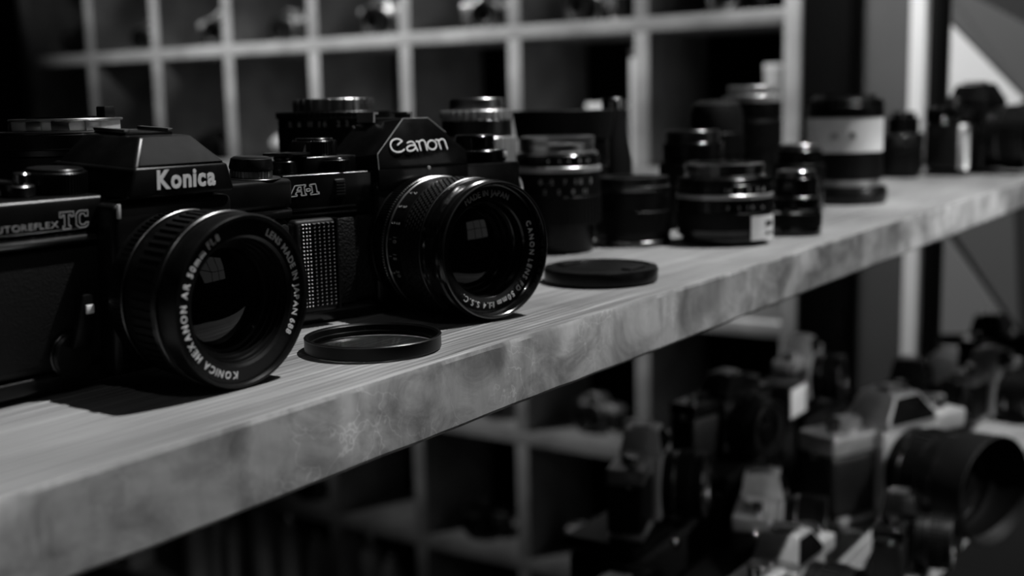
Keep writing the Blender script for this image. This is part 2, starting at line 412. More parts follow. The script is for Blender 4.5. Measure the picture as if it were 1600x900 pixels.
# ------------------------------------------------------------------ near camera pair
def canon():
    R = empty('film_camera', EYE(.4566, .0914, 0, .97), 'black film camera with a studded hand grip and large lens, second from the left', 'camera', None, -.2625, .0, .97)
    def P(name, b, m, label=None, ang=35): return MB().bm(b).build(name, m, R, label, ang)
    xl, xr = -.0765, .0645
    P('base_plate', box(xl+.002, xr-.002, .001, .033, -.0026, .005, .0012, 3), gloss)
    P('body', box(xl, xr, .0005, .034, .0052, .0465, .004, 4), leather)
    tc = P('top_cover', box(xl, xr, 0, .034, .0467, .0662, .0011, 3), gloss)
    P('trim_strip', box(xl+.001, -.0385, -.0012, .001, .0498, .0508, .0003), gloss)
    P('trim_strip', box(xl+.001, -.0385, -.0016, .001, .0472, .0484, .0003), gloss)
    # battery grip on the left with a panel of small pyramids
    g = P('hand_grip', box(-.0752, -.0535, -.0065, .001, .004, .0463, .0022, 4), matte)
    mb = MB(); nx, nz = 5, 23; x0, x1, z0, z1 = -.0662, -.0541, .0062, .0448
    for i in range(nx):
        for j in range(nz):
            ax, bx = x0+(x1-x0)*i/nx, x0+(x1-x0)*(i+.86)/nx; az, bz = z0+(z1-z0)*j/nz, z0+(z1-z0)*(j+.86)/nz
            yy = -.0064
            mb.add([(ax, yy, az), (bx, yy, az), (bx, yy, bz), (ax, yy, bz), ((ax+bx)/2, yy-.0011, (az+bz)/2)], [[0, 1, 4], [1, 2, 4], [2, 3, 4], [3, 0, 4]])
    for i in range(5):
        for j in range(nz):
            ax, bx = -.0749+.0017*i, -.0749+.0017*(i+.8); az, bz = z0+(z1-z0)*j/nz, z0+(z1-z0)*(j+.8)/nz; yy = -.0064+max(0, (2-i))*.0005
            mb.add([(ax, yy, az), (bx, yy, az), (bx, yy, bz), (ax, yy, bz), ((ax+bx)/2, yy-.0007, (az+bz)/2)], [[0, 1, 4], [1, 2, 4], [2, 3, 4], [3, 0, 4]])
    o = mb.build('grip_studs', satin, g); o['kind'] = 'stuff'
    P('grip_frame', loft([(-.0536, -.0072, .0045), (-.0528, -.0072, .0045), (-.0528, -.0072, .046), (-.0536, -.0072, .046)], [(-.0536, 0, .0045), (-.0528, 0, .0045), (-.0528, 0, .046), (-.0536, 0, .046)]), satin)
    P('leather_patch', box(-.0522, -.0405, -.0022, .001, .0055, .0452, .0008), leather)
    # finger slider with ridges
    s = P('lock_slider', box(-.0495, -.0435, -.0008, .001, .0550, .0632, .0008, 3), matte)
    mb = MB()
    for k in range(5): mb.bm(box(-.0488, -.0442, -.0014, -.0006, .0560+k*.0014, .0564+k*.0014))
    mb.build('ridge', dimmetal, s)
    # pentaprism
    A = [(-.0270, -.0040, .0664), (-.0270, -.0032, .0735), (-.0065, .0040, .0897), (.0085, .0040, .0897), (.0265, -.0032, .0735), (.0265, -.0040, .0664)]
    B = [(-.031, .036, .0664), (-.031, .036, .0700), (-.0120, .036, .0868), (.0140, .036, .0868), (.031, .036, .0700), (.031, .036, .0664)]
    pr = P('prism_housing', loft(A, B, .0005, 2), gloss, ang=25)
    pts = [(-.0270, -.0041, .0664), (-.0270, -.0033, .0735), (-.0065, .0039, .0897), (.0085, .0039, .0897), (.0170, .0010, .0825)]  # pale tube drawn along the bevel as its painted highlight
    MB().add(*tube(pts, .00022, 6)).build('painted_bevel_glint', greyink, pr, 'painted bevel highlight along the prism edge')
    P('prism_skirt', box(-.0272, .0267, -.0041, .03, .0560, .0665, .0006), gloss)
    MB().add(*disc_solid(.0009, 0, .0004, 16), FWD(.0021, .0692-.0033, -.0042)).build('dot_mark', palegrey, pr)
    # lettering on the prism front (face leans back)
    sl = math.atan2(.0072, .0171); M = face(-.0195, -.0032-.00012, .0740, sl) ; W = .0338/5.32; mb = MB()
    def L(pts):   # crop pixels -> local
        out = []
        for x, y in pts:
            v = (452-.037*(x-380)-y)/100; u = (x-380)/100; out.append(((u+.2*v)*W, v*W*.90+.0003))
        return out
    wd = .00066
    M2 = M @ T((0, 0, .0001))
    ribbon(mb, L([(448, 391), (462, 378), (478, 367), (490, 357), (478, 346), (460, 339), (440, 337), (418, 342), (400, 353), (388, 370), (382, 390), (384, 410), (393, 430), (408, 444), (430, 453), (455, 454), (480, 448), (505, 432)]), wd, M2)
    ribbon(mb, L([(538, 374), (552, 365), (572, 361), (590, 365), (602, 378), (614, 412), (628, 443)]), wd, M2)
    ribbon(mb, L([(607, 398), (585, 394), (560, 397), (538, 408), (528, 424), (535, 440), (555, 446), (580, 442), (600, 430), (611, 416)]), wd, M2)
    ribbon(mb, L([(622, 361), (640, 360), (645, 372), (658, 441)]), wd, M2)
    ribbon(mb, L([(646, 376), (655, 358), (672, 349), (690, 351), (702, 364), (710, 400), (718, 438)]), wd, M2)
    ribbon(mb, L(arc(768, 393, 42, 41, 0, 360, 28)[:-1]), wd, M2, closed=True)
    ribbon(mb, L([(808, 347), (826, 347), (833, 360), (850, 430)]), wd, M2)
    ribbon(mb, L([(834, 364), (845, 348), (862, 340), (880, 341), (893, 353), (902, 390), (911, 429)]), wd, M2)
    mb.build('prism_lettering', white, pr, 'white maker name on the prism')
    # outlined A-1
    mb = MB(); M = face(-.0733, -.0001, .0569)
    def A1(pts): return [((x-425)/375*.0158+0*(y), (843-.06*(x-425)*0-y+(0 if 0 else 0)-.045*(x-425)+.0)/375*.0158*.84) for x, y in pts]
    for poly in ([(428, 838), (442, 836), (500, 716), (630, 705), (632, 722), (614, 732), (624, 822), (638, 822), (638, 838), (574, 843), (571, 826), (582, 822), (578, 790), (520, 795), (502, 826), (522, 828), (522, 846), (428, 855)],
                 [(522, 776), (546, 736), (573, 733), (577, 772)], [(640, 765), (648, 758), (682, 756), (688, 764), (685, 785), (645, 790)],
                 [(684, 706), (752, 696), (760, 716), (772, 803), (796, 803), (796, 826), (690, 834), (690, 812), (714, 808), (706, 728), (684, 730)]):
        ribbon(mb, A1(poly), .00026, M, .0002, True)
    mb.build('model_lettering', white, tc, 'white outlined characters')
    # top controls
    dk = P('raised_deck', box(-.0600, -.0315, .008, .034, .0660, .0735, .001, 3), gloss)
    d = MB().add(*gear(.0100, .0106, .0737, .0805, 48, 0.0001), T((-.046, .021, 0))).build('mode_dial', gloss, R)
    MB().add(*disc_solid(.0088, .0806, .0816, 40), T((-.046, .021, 0))).build('dial_cap', gloss, d)
    P('dial_guard', loft([(-.0625, .012, .0662), (-.0560, .012, .0662), (-.0560, .012, .0800)], [(-.0625, .026, .0662), (-.0560, .026, .0662), (-.0560, .026, .0800)], .0004), gloss)
    s = MB().add(*disc_solid(.0070, .0663, .0720, 40), T((-.0680, .0130, 0))).build('shutter_collar', gloss, R)
    MB().add(*disc_solid(.0042, .0721, .0738, 32), T((-.0680, .0130, 0))).build('shutter_button', dimmetal, s)
    P('wind_lever', loft([(-.0770, .0150, .0740), (-.0690, .0060, .0740), (-.0575, .0060, .0740), (-.0575, .0200, .0740), (-.0700, .0250, .0740)], [(-.0770, .0150, .0757), (-.0690, .0060, .0757), (-.0575, .0060, .0757), (-.0575, .0200, .0757), (-.0700, .0250, .0757)], .0004), gloss)
    d = MB().add(*gear(.0066, .0071, .0664, .0718, 40, .0001), T((-.0440, .0070, 0))).build('finger_dial', satin, R)
    MB().add(*disc_solid(.0055, .0719, .0726, 32), T((-.0440, .0070, 0))).build('dial_cap', gloss, d)
    b = MB().add(*gear(.0155, .0161, .0664, .0725, 70, .0001), T((.0480, .0165, 0))).build('film_speed_dial', gloss, R)
    MB().bm(box(.0535, .0560, .0000, .0008, .0685, .0718, .0002)).build('index_window', palegrey, b)
    k = MB().add(*gear(.0096, .0100, .0727, .0797, 40, .0001), T((.0480, .0165, 0))).build('rewind_knob', gloss, R)
    MB().add(*ring(.0070, .0098, .0797, .0803, 40), T((.0480, .0165, 0))).build('knob_rim', satin, k)
    # hot shoe
    sh = P('hot_shoe', box(-.0100, .0115, .0220, .0365, .0868, .0900, .0003), satin)
    for a, b in ((-.0110, -.0080), (.0095, .0125)):
        mb = MB(); e = a if a < 0 else b-.0009
        mb.bm(box(e, e+.0009, .0222, .0365, .0880, .0928)); mb.bm(box(a, b, .0222, .0365, .0920, .0929)); mb.build('shoe_rail', silver, sh)
    # strap lug with ring, right; stud left
    lg = MB().add(*disc_solid(.0022, 0, .0025, 20), T((xr, .010, .0560)) @ Matrix.Rotation(PI/2, 4, 'Y')).build('strap_lug', chrome, R)
    pts = [(xr+.0036+.0040*math.cos(a), .008+.002*math.sin(a), .0535+.0052*math.sin(a)) for a in [2*PI*i/28 for i in range(29)]]
    MB().add(*tube(pts, .0008)).build('strap_ring', silver, lg)
    lg = MB().add(*disc_solid(.0024, 0, .0022, 20), FWD(-.0765, .0425, .002)).build('strap_lug', chrome, R)
    MB().add(*lathe([(.0030+.0006*math.cos(a), .0006*math.sin(a)) for a in [2*PI*i/8 for i in range(8)]], 28), FWD(-.0782, .0425, -.0015)).build('strap_ring', chrome, lg)
    # lens
    cx, cz = .0, .0300; M = FWD(cx, cz)
    P('lens_mount_block', box(-.029, .029, -.0035, .001, .003, .0600, .003, 3), satin)
    ln = MB().add(*ring(.020, .0325, 0, .0040), M).build('lens', satin, R)
    def Q(name, m, geo, label=None): return MB().add(*geo, M).build(name, m, ln, label)
    Q('breech_ring', satin, gear(.0318, .0325, .0042, .0115, 150, .028))
    Q('breech_edge', steel, gear(.0318, .0326, .0116, .0124, 150, .028))
    Q('aperture_ring', gloss, ring(.028, .0322, .0125, .0150)); Q('chrome_band', steel, ring(.028, .0326, .0151, .0160))
    Q('distance_scale', satin, ring(.028, .0322, .0161, .0265))
    # rubber focus ring: rows of small blocks
    mb = MB(); mb.add(*ring(.028, .0322, .0266, .0400), M); nrow, nc = 6, 84
    for j in range(nrow):
        for i in range(nc):
            a = 2*PI*(i+.5*(j % 2))/nc; h = .0270+j*.0021; t = .0009
            mb.add([(.0321, -.0009, h), (.0321, .0009, h), (.0321, .0009, h+.0016), (.0321, -.0009, h+.0016), (.0326, -.0006, h+.0003), (.0326, .0006, h+.0003), (.0326, .0006, h+.0013), (.0326, -.0006, h+.0013)],
                   [[4, 5, 6, 7], [0, 1, 5, 4], [1, 2, 6, 5], [2, 3, 7, 6], [3, 0, 4, 7]], M @ Matrix.Rotation(a, 4, 'Z'))
    mb.build('focus_ring', rubber, ln)
    Q('focus_edge', dimmetal, ring(.028, .0326, .0401, .0411))
    Q('front_barrel', gloss, lathe([(.028, .0412), (.0324, .0412), (.0324, .0432), (.0318, .0440), (.0318, .0490), (.0320, .0496), (.0320, .0520), (.0313, .0528), (.0313, .0555), (.0310, .0560), (.0304, .0560), (.0300, .0555), (.0298, .0515), (.0290, .0508), (.028, .0508)]))
    Q('front_rim', dimmetal, lathe([(.0309, .0556), (.0314, .0557), (.0314, .0561), (.0308, .0564), (.0303, .0562), (.0303, .0557)]))
    Q('name_ring', gloss, lathe([(.0297, .0500), (.0297, .0510), (.0286, .0512), (.0226, .0498), (.0220, .0490), (.0220, .0470), (.0210, .0470), (.0210, .0448), (.0203, .0440), (.0198, .042), (.0198, .036), (.029, .036)]))
    Q('front_element', coldglass, lathe([(0, .0440), (.004, .0439), (.008, .0435), (.012, .0429), (.016, .0419), (.0197, .0406), (.0197, .036), (0, .036)], 64, False))
    mb = MB(); Mt = M @ T((0, 0, .05135))
    text_ring(mb, 'CANON LENS FD 50mm 1:1.4 S.S.C.', 64, 220, .0259, .0039, Mt, .004, .16, .9)
    mb.build('lens_lettering', white, ln, 'white ring lettering')
    mb = MB(); text_ring(mb, 'MADE IN JAPAN', 328, 387, .0259, .0039, Mt, 0, .16, .9); mb.build('lens_lettering', dimink, ln, 'dim ring lettering')
    mb = MB()
    for s, a in (('10', 172), ('15', 186), ('30', 200), ('5', 158), ('3', 143), ('7', 128)):
        side_text(mb, s, a-3.5, a+3.5, .0323, .0205, .0034, M)
        side_text(mb, s[0], a-2, a+1, .0323, .0170, .0030, M)
    mb.build('scale_numbers', greyink, ln)
canon()

def konica():
    R = empty('film_camera', EYE(.2897, .0848, .0006, .985), 'black film camera with a grey sloped prism panel, nearest and cut by the left edge', 'camera', None, -.0186, .0604, .985)
    def P(name, b, m, label=None, ang=35): return MB().bm(b).build(name, m, R, label, ang)
    xl, xr = -.0700, .0680
    P('base_plate', box(xl+.002, xr-.002, .001, .033, 0, .006, .0015, 3), satin)
    P('body', box(xl, xr, .0005, .034, .0062, .0500, .004, 4), mat('fine leatherette', .006, .55, bump=('leather', 1500, .5, .0003), spec=.2))
    tc = P('top_cover', box(xl, xr, 0, .034, .0545, .0665, .0022, 4), satin)
    P('body_band', box(xl, xr, .0002, .034, .0502, .0544, .001), satin)
    P('trim_strip', box(xl+.002, -.0276, -.0012, .001, .0514, .0532, .0004), steel, 'bright trim strip')
    P('mirror_box', box(-.0276, .0262, -.0100, .001, .003, .0640, .0025, 4), satin)
    # prism housing with sloped grey panel
    b0 = [(-.0225, -.0115, .0655), (.0262, -.0115, .0655), (.0225, -.0115, .0762), (-.0190, -.0115, .0762)]
    b1 = [(-.0265, .030, .0655), (.0285, .030, .0655), (.0250, .030, .0762), (-.0235, .030, .0762)]
    pr = P('prism_housing', loft(b0, b1, .0012, 3), satin, ang=30)
    t0 = [(-.0190, -.0110, .0758), (.0222, -.0110, .0758), (.0128, -.0028, .0862), (-.0105, -.0028, .0862)]
    t1 = [(-.0225, .028, .0758), (.0245, .028, .0758), (.0140, .026, .0858), (-.0125, .026, .0858)]
    P('prism_roof', loft(t0, t1, .0010, 3), satin, ang=30)
    # panel set on the sloped face
    q = [(-.0172, -.0108, .0766), (.0206, -.0108, .0766), (.0120, -.0026, .0858), (-.0090, -.0026, .0858)]
    n = Vector((0, -.0112, -.0082)).normalized()*-1; n = Vector((0, -.0112, .0082)).normalized()
    P('grey_panel', loft([tuple(Vector(p)-n*.0006) for p in q], [tuple(Vector(p)+n*.0005) for p in q], .0002), panelgrey, 'matt grey sloped panel above the name')
    mb = MB(); text_line(mb, 'Konica', .0272, .0092, face(-.0102, -.01155, .0684), .034, .08); mb.build('prism_lettering', white, pr, 'white maker name on the prism')
    mb = MB(); text_line(mb, 'AUTOREFLEX', .0262, .0031, face(-.0685, -.0001, .0566), .0, .12); mb.build('model_lettering', greyink, tc, 'small grey capital letters')
    mb = MB(); M = face(-.0418, -.0001, .0558)
    Tt = [(0, 5.2), (0, 3.7), (.9, 3.7), (.9, 4.3), (1.6, 4.3), (1.6, .9), (1.0, .9), (1.0, 0), (3.6, 0), (3.6, .9), (3.0, .9), (3.0, 4.3), (3.8, 4.3), (3.8, 3.7), (4.7, 3.7), (4.7, 5.2)]
    Cc = [(9.6, 5.2), (9.6, 3.4), (8.7, 3.4), (8.3, 4.2), (7.3, 4.3), (6.7, 3.6), (6.7, 1.6), (7.3, .9), (8.5, .9), (8.9, 1.5), (9.8, 1.5), (9.4, .4), (8.6, 0), (6.6, 0), (5.5, 1.0), (5.5, 4.2), (6.6, 5.2), (8.2, 5.2), (8.8, 4.9), (9.0, 5.2)]
    for poly in (Tt, Cc): ribbon(mb, [(x*.00115, y*.00112) for x, y in poly], .00035, M, .0002, True)
    mb.build('model_lettering', greyink, tc, 'two large outlined letters')
    # top controls
    d = MB().add(*gear(.0104, .0108, .0667, .0742, 60, .0001), T((-.0325, .0150, 0))).build('shutter_dial', satin, R)
    MB().add(*disc_solid(.0095, .0743, .0752, 40), T((-.0325, .0150, 0))).build('dial_cap', satin, d)
    s = MB().add(*disc_solid(.0055, .0667, .0705, 32), T((-.0490, .0120, 0))).build('wind_lever_hub', dimmetal, R)
    MB().add(*disc_solid(.0030, .0706, .0745, 24), T((-.0475, .0120, 0))).build('shutter_button', chrome, s)
    P('wind_lever', loft([(-.0690, .018, .0700), (-.0520, .010, .0700), (-.0520, .018, .0700), (-.0680, .026, .0700)], [(-.0690, .018, .0722), (-.0520, .010, .0722), (-.0520, .018, .0722), (-.0680, .026, .0722)], .0005), satin)
    k = MB().add(*gear(.0082, .0086, .0668, .0700, 34, .0001), T((.0560, .0120, 0))).build('rewind_knob', steel, R)
    MB().add(*lathe([(0, .0701), (.0088, .0701), (.0090, .0710), (.0082, .0745), (.0070, .0752), (0, .0752)], 40, False), T((.0560, .0120, 0))).build('knob_cap', satin, k)
    MB().add(*disc_solid(.0120, .0665, .0669, 40), T((.0560, .0120, 0))).build('knob_base', dimmetal, k)
    sh = P('hot_shoe', box(-.0095, .0115, .0060, .0240, .0860, .0869, .0002), satin)
    for a in (-.0100, .0095): MB().bm(box(a, a+.0025, .0060, .0240, .0870, .0882, .0003)).build('shoe_rail', steel, sh)
    c = MB().add(*disc_solid(.0022, 0, .0030, 20), T((.0262, .004, .0745)) @ Matrix.Rotation(PI/2, 4, 'Y')).build('flash_contact', chrome, R)
    # self timer
    lv = MB().add(*disc_solid(.0080, 0, .0030, 40, .0008), FWD(-.0398, .0122, 0)).build('timer_hub', satin, R)
    MB().add(*ring(.0076, .0082, .0002, .0012, 40), FWD(-.0398, .0122, 0)).build('timer_rim', dimmetal, lv)
    a = MB().bm(loft([(-.0425, -.0032, .0150), (-.0345, -.0032, .0150), (-.0322, -.0032, .0335), (-.0380, -.0032, .0335)], [(-.0425, -.0062, .0150), (-.0345, -.0062, .0150), (-.0322, -.0062, .0335), (-.0380, -.0062, .0335)], .0007)).build('timer_lever', satin, R)
    MB().bm(box(-.0372, -.0341, -.0067, -.0060, .0268, .0298, .0002)).build('white_mark', whitepaint, a)
    P('index_pin', box(-.0262, -.0250, -.0108, -.0098, .0590, .0640, .0002), palegrey)
    # lens
    cx, cz = -.0033, .0318; M = FWD(cx, cz)
    ln = MB().add(*ring(.020, .0280, .010, .0135), M).build('lens', satin, R)
    def Q(name, m, geo, label=None): return MB().add(*geo, M).build(name, m, ln, label)
    Q('aperture_ring', satin, gear(.0288, .0293, .0136, .0190, 90, .024)); Q('chrome_band', dimmetal, ring(.024, .0297, .0191, .0199))
    Q('distance_scale', satin, ring(.024, .0288, .0203, .0245))
    Q('focus_ring', rubber, gear(.0294, .0301, .0246, .0365, 60, .024, .55))
    Q('focus_edge', dimmetal, ring(.024, .0311, .0366, .0392)); 
    Q('front_barrel', satin, lathe([(.022, .0393), (.0300, .0393), (.0300, .0412), (.0307, .0418), (.0307, .0478), (.0302, .0486), (.0292, .0486), (.0288, .0478), (.0287, .0462), (.022, .0462)]))
    Q('name_ring', satin, lathe([(.0286, .0455), (.0286, .0470), (.0232, .0470), (.0222, .0462), (.0222, .0448), (.0212, .0446), (.0212, .0430), (.0202, .0428), (.0202, .0410), (.0192, .0408), (.0192, .0390), (.0180, .0388), (.0172, .0365), (.0172, .033), (.0285, .033)]))
    Q('front_element', coldglass, lathe([(0, .0405), (.004, .0404), (.008, .0399), (.012, .0391), (.0171, .0375), (.0171, .033), (0, .033)], 64, False))
    mb = MB(); Mt = M @ T((0, 0, .04705))
    text_ring(mb, 'KONICA HEXANON AR 50mm F1.8', 186, 337, .0259, .0036, Mt, .012, .12, .95)
    mb.build('lens_lettering', white, ln, 'white ring lettering, left'); mb = MB()
    text_ring(mb, 'LENS MADE IN JAPAN 688', 26, 125, .0259, .0036, Mt, .012, .12, .95)
    mb.build('lens_lettering', white, ln, 'white ring lettering, right')
konica()

# ------------------------------------------------------------------ filter and cap lying on the board
R = empty('lens_filter', (.3545, .0372, .0006), 'thin black filter ring with glass, flat on the board before the second camera', 'filter')
MB().add(*lathe([(.0258, 0), (.0268, 0), (.0271, .0004), (.0271, .0052), (.0267, .0056), (.0262, .0056), (.0258, .0050), (.0256, .0048), (.0254, .0026), (.0248, .0024), (.0248, .0014), (.0256, .0012)]), T((0, 0, 0))).build('filter_frame', satin, R)
MB().add(*disc_solid(.0247, .0016, .0023, 64, .0001)).build('filter_glass', filterglass, R)
MB().add(*ring(.0262, .0272, .0050, .0054, 64, .0001)).build('rim_edge', dimmetal, R)
R = empty('round_cap', (.5568, .0486, .0006), 'flat round black lens cap on the board right of the second camera', 'lens cap')
MB().add(*lathe([(0, 0), (.0300, 0), (.0306, .0006), (.0310, .0062), (.0304, .0074), (.0290, .0078), (.0262, .0078), (.0258, .0072), (.0, .0072)], 72, False)).build('cap_disc', satin, R)
for s in (-1, 1):
    MB().bm(box(-.008, .008, s*.0200-.003, s*.0200+.003, .0073, .0082, .0003)).build('pinch_tab', rubber, R)

# ------------------------------------------------------------------ standing lenses
def stand(x, y, label, parts, group='lenses standing on the upper board', rz=0, name='camera_lens', cat='lens', z=.0006):
    r = empty(name, (x, y, z), label, cat, group, rz); lens_stack(r, parts); return r
FB = 214-180   # azimuth of the viewer as seen from the lenses is about 214 deg
stand(.663, .141, 'tall black ribbed lens with silver ring, just right of the studded grip camera', [
    ('front_barrel', 'lathe', satin, [(0, 0), (.0225, 0), (.0228, .001), (.0232, .0180), (.0180, .0180), (0, .0180)], False),
    ('focus_ring', 'gear', rubber, .0276, .0284, .0182, .0366, 56, .02, .7), ('distance_scale', 'ring', satin, .02, .0282, .0367, .0515),
    ('scale_numbers', 'text', greyink, [('0.5 7 10 3', 185, 265, .0283, .0045), ], .0445), ('scale_numbers', 'text', greyink, [('2 5 8 11', 190, 255, .0283, .0040), ], .0385),
    ('silver_ring', 'ring', silver, .02, .0284, .0517, .0552), ('aperture_ring', 'gear', gloss, .0265, .0270, .0553, .0625, 30, .02),
    ('scale_numbers', 'text', palegrey, [('4 5.6 8 11', 195, 262, .0271, .0030), ], .0580),
    ('mount_ring', 'lathe', steel, [(.018, .0626), (.0262, .0626), (.0262, .0640), (.0240, .0648), (.0238, .0690), (.0242, .0696), (.0242, .0738), (.0225, .0742), (.018, .0742)]),
    ('rear_element', 'disc', coldglass, .0179, .062, .0700)])
stand(.720, .116, 'short plain black lens, second of the front row, between ribbed and stickered lenses', [
    ('base_rim', 'ring', dimmetal, .015, .0258, 0, .0030), ('front_barrel', 'disc', satin, .0250, .0031, .0360),
    ('grip_ring', 'gear', rubber, .0252, .0257, .0080, .0230, 60, .02), ('mount_ring', 'lathe', dimmetal, [(.016, .0361), (.0248, .0361), (.0252, .0372), (.0252, .0390), (.0240, .0396), (.0240, .0450), (.0225, .0452), (.016, .0452)]),
    ('rear_element', 'disc', coldglass, .0159, .036, .0420)])
L = stand(.751, .063, 'black lens with a chrome mount and white price sticker, front row centre', [
    ('front_barrel', 'lathe', gloss, [(0, 0), (.0282, 0), (.0288, .0008), (.0290, .0045), (.0318, .0062), (.0322, .0100), (0, .0100)], False),
    ('focus_ring', 'gear', rubber, .0322, .0327, .0102, .0215, 110, .02), ('distance_scale', 'ring', gloss, .02, .0322, .0216, .0305),
    ('silver_ring', 'ring', silver, .02, .0325, .0306, .0335), ('aperture_ring', 'ring', gloss, .02, .0318, .0336, .0400),
    ('scale_numbers', 'text', palegrey, [('16 11 8 5.6', 205, 262, .0319, .0042), ], .0352), ('scale_numbers', 'text', greyink, [('3 5 10 m', 205, 262, .0323, .0036), ], .0240),
    ('aperture_edge', 'gear', gloss, .0310, .0316, .0401, .0440, 90, .02),
    ('mount_ring', 'lathe', chrome, [(.018, .0441), (.0275, .0441), (.0275, .0452), (.0262, .0460), (.0262, .0492), (.0268, .0496), (.0268, .0528), (.0255, .0532), (.018, .0532)]),
    ('rear_element', 'disc', coldglass, .0179, .044, .0500)])
mb = MB(); n = 14; r0, r1 = .0326, .0331; a0, a1 = math.radians(214+62), math.radians(214+26)
a0, a1 = math.radians(214+22), math.radians(214+66); v = []; f = []
for i in range(n+1):
    a = a0+(a1-a0)*i/n
    for r in (r0, r1):
        for z in (.0035, .0192): v.append((r*math.cos(a)*1.008, r*math.sin(a)*1.008, z))
for i in range(n):
    k = i*4; f += [[k, k+4, k+5, k+1], [k+2, k+3, k+7, k+6], [k+1, k+5, k+7, k+3], [k, k+2, k+6, k+4]]
f += [[0, 1, 3, 2], [n*4, n*4+2, n*4+3, n*4+1]]
mb.add(v, f); st = mb.build('price_sticker', paper, L, 'white sticker with rounded corners')
mb = MB(); side_text(mb, '8800', 214+44, 214+60, .03345, .0125, .0048, Matrix.Identity(4)); side_text(mb, '50 1.8', 214+44, 214+62, .03345, .0065, .0036, Matrix.Identity(4)); mb.build('sticker_print', matte, st)
stand(.817, .037, 'small black lens with two bright rings, right of the stickered lens', [
    ('front_barrel', 'ring', gloss, .008, .0178, 0, .0060), ('focus_ring', 'gear', rubber, .0176, .0181, .0061, .0150, 50, .012),
    ('silver_ring', 'lathe', chrome, [(.012, .0151), (.0178, .0151), (.0180, .0165), (.0168, .0185), (.012, .0185)]),
    ('aperture_ring', 'gear', gloss, .0158, .0162, .0186, .0255, 40, .01), ('index_ring', 'ring', dimmetal, .01, .0165, .0256, .0272),
    ('rear_barrel', 'ring', gloss, .008, .0152, .0273, .0400), ('mount_ring', 'ring', chrome, .008, .0135, .0401, .0450), ('rear_element', 'disc', coldglass, .0079, .040, .0430)])
stand(1.09, .094, 'large zoom lens with a broad white band on a wide black foot', [
    ('lens_hood', 'lathe', satin, [(0, 0), (.0370, 0), (.0388, .0030), (.0390, .0110), (.0370, .0155), (0, .0155)], False),
    ('hood_mount', 'ring', silver, .02, .0330, .0157, .0215), ('zoom_ring', 'gear', rubber, .0335, .0342, .0217, .0465, 70, .02, .8),
    ('white_band', 'ring', whitepaint, .02, .0342, .0467, .0775), ('upper_barrel', 'ring', satin, .02, .0345, .0777, .0880),
    ('aperture_ring', 'gear', satin, .0325, .0340, .0881, .0935, 24, .02), ('mount_ring', 'lathe', dimmetal, [(.018, .0936), (.0300, .0936), (.0300, .0950), (.0275, .0958), (.0275, .0980), (.018, .0980)]),
    ('rear_element', 'disc', coldglass, .0179, .093, .0965), ('scale_numbers', 'text', satin, [('70', 206, 214, .0343, .0075), ('135', 178, 190, .0343, .0065)], .0590)])
# second row
stand(.496, .182, 'tall black lens with knurled bright mount, standing behind the studded grip camera', [
    ('front_barrel', 'disc', satin, .0300, 0, .0400), ('focus_ring', 'gear', rubber, .0302, .0308, .0401, .0700, 60, .02),
    ('distance_scale', 'ring', satin, .02, .0305, .0701, .0850), ('scale_numbers', 'text', greyink, [('5 6 11 16 22', 170, 240, .0306, .0042), ], .0858-.0005),
    ('aperture_ring', 'gear', satin, .0308, .0314, .0895, .0932, 70, .02), ('scale_band', 'ring', satin, .02, .0303, .0851, .0894),
    ('mount_ring', 'gear', steel, .0210, .0222, .0933, .1000, 26, .016), ('rear_element', 'disc', coldglass, .0159, .090, .0980)])
N = stand(.324, .180, 'black lens with a bright bayonet mount, standing behind the nearest camera', [
    ('front_barrel', 'disc', satin, .0296, 0, .0350), ('focus_ring', 'gear', rubber, .0296, .0303, .0351, .0640, 50, .02),
    ('distance_scale', 'ring', satin, .02, .0290, .0641, .0770), ('silver_ring', 'ring', dimmetal, .02, .0282, .0771, .0800), ('aperture_ring', 'ring', satin, .02, .0298, .0801, .0862),
    ('flange', 'lathe', chrome, [(.015, .0863), (.0296, .0863), (.0296, .0868), (.0288, .0874), (.015, .0874)]),
    ('mount_ring', 'ring', silver, .0165, .0222, .0875, .0915), ('mount_lip', 'ring', steel, .0165, .0234, .0916, .0926), ('rear_element', 'disc', coldglass, .0164, .084, .0935)])
for k, a in enumerate((20, 140, 200, 228, 262)):
    MB().bm(box(.0218, .0232, -.0035, .0035, .0876, .0914, .0002), Matrix.Rotation(math.radians(a), 4, 'Z')).build('bayonet_lug', dimmetal if k % 2 else steel, N)
MB().bm(box(-.0028, .0028, -.003, .003, .0926, .0975, .0006), T((.0150*math.cos(-.9), .0190*math.sin(-.9), 0))).build('coupling_lever', matte, N)
stand(.596, .157, 'chrome lens mostly hidden behind the right shoulder of the studded grip camera', [
    ('front_barrel', 'disc', satin, .0235, 0, .0600), ('focus_ring', 'gear', silver, .0232, .0238, .0601, .0760, 36, .015), ('scale_band', 'ring', dimmetal, .015, .0215, .0761, .0860),
    ('aperture_ring', 'gear', silver, .0210, .0220, .0861, .0920, 30, .012), ('mount_ring', 'ring', steel, .010, .0165, .0921, .0990), ('rear_element', 'disc', coldglass, .0099, .09, .0960)])
stand(.741, .184, 'fat black lens with a wide flared hood, behind the tall ribbed lens', [
    ('front_barrel', 'disc', satin, .0310, 0, .0500), ('distance_scale', 'ring', gloss, .02, .0325, .0501, .0700),
    ('lens_hood', 'lathe', matte, [(.030, .0701), (.0335, .0701), (.0345, .0740), (.0372, .0900), (.0365, .0905), (.0340, .0905), (.0325, .0760)]),
    ('front_element', 'disc', coldglass, .0300, .0701, .0740)])
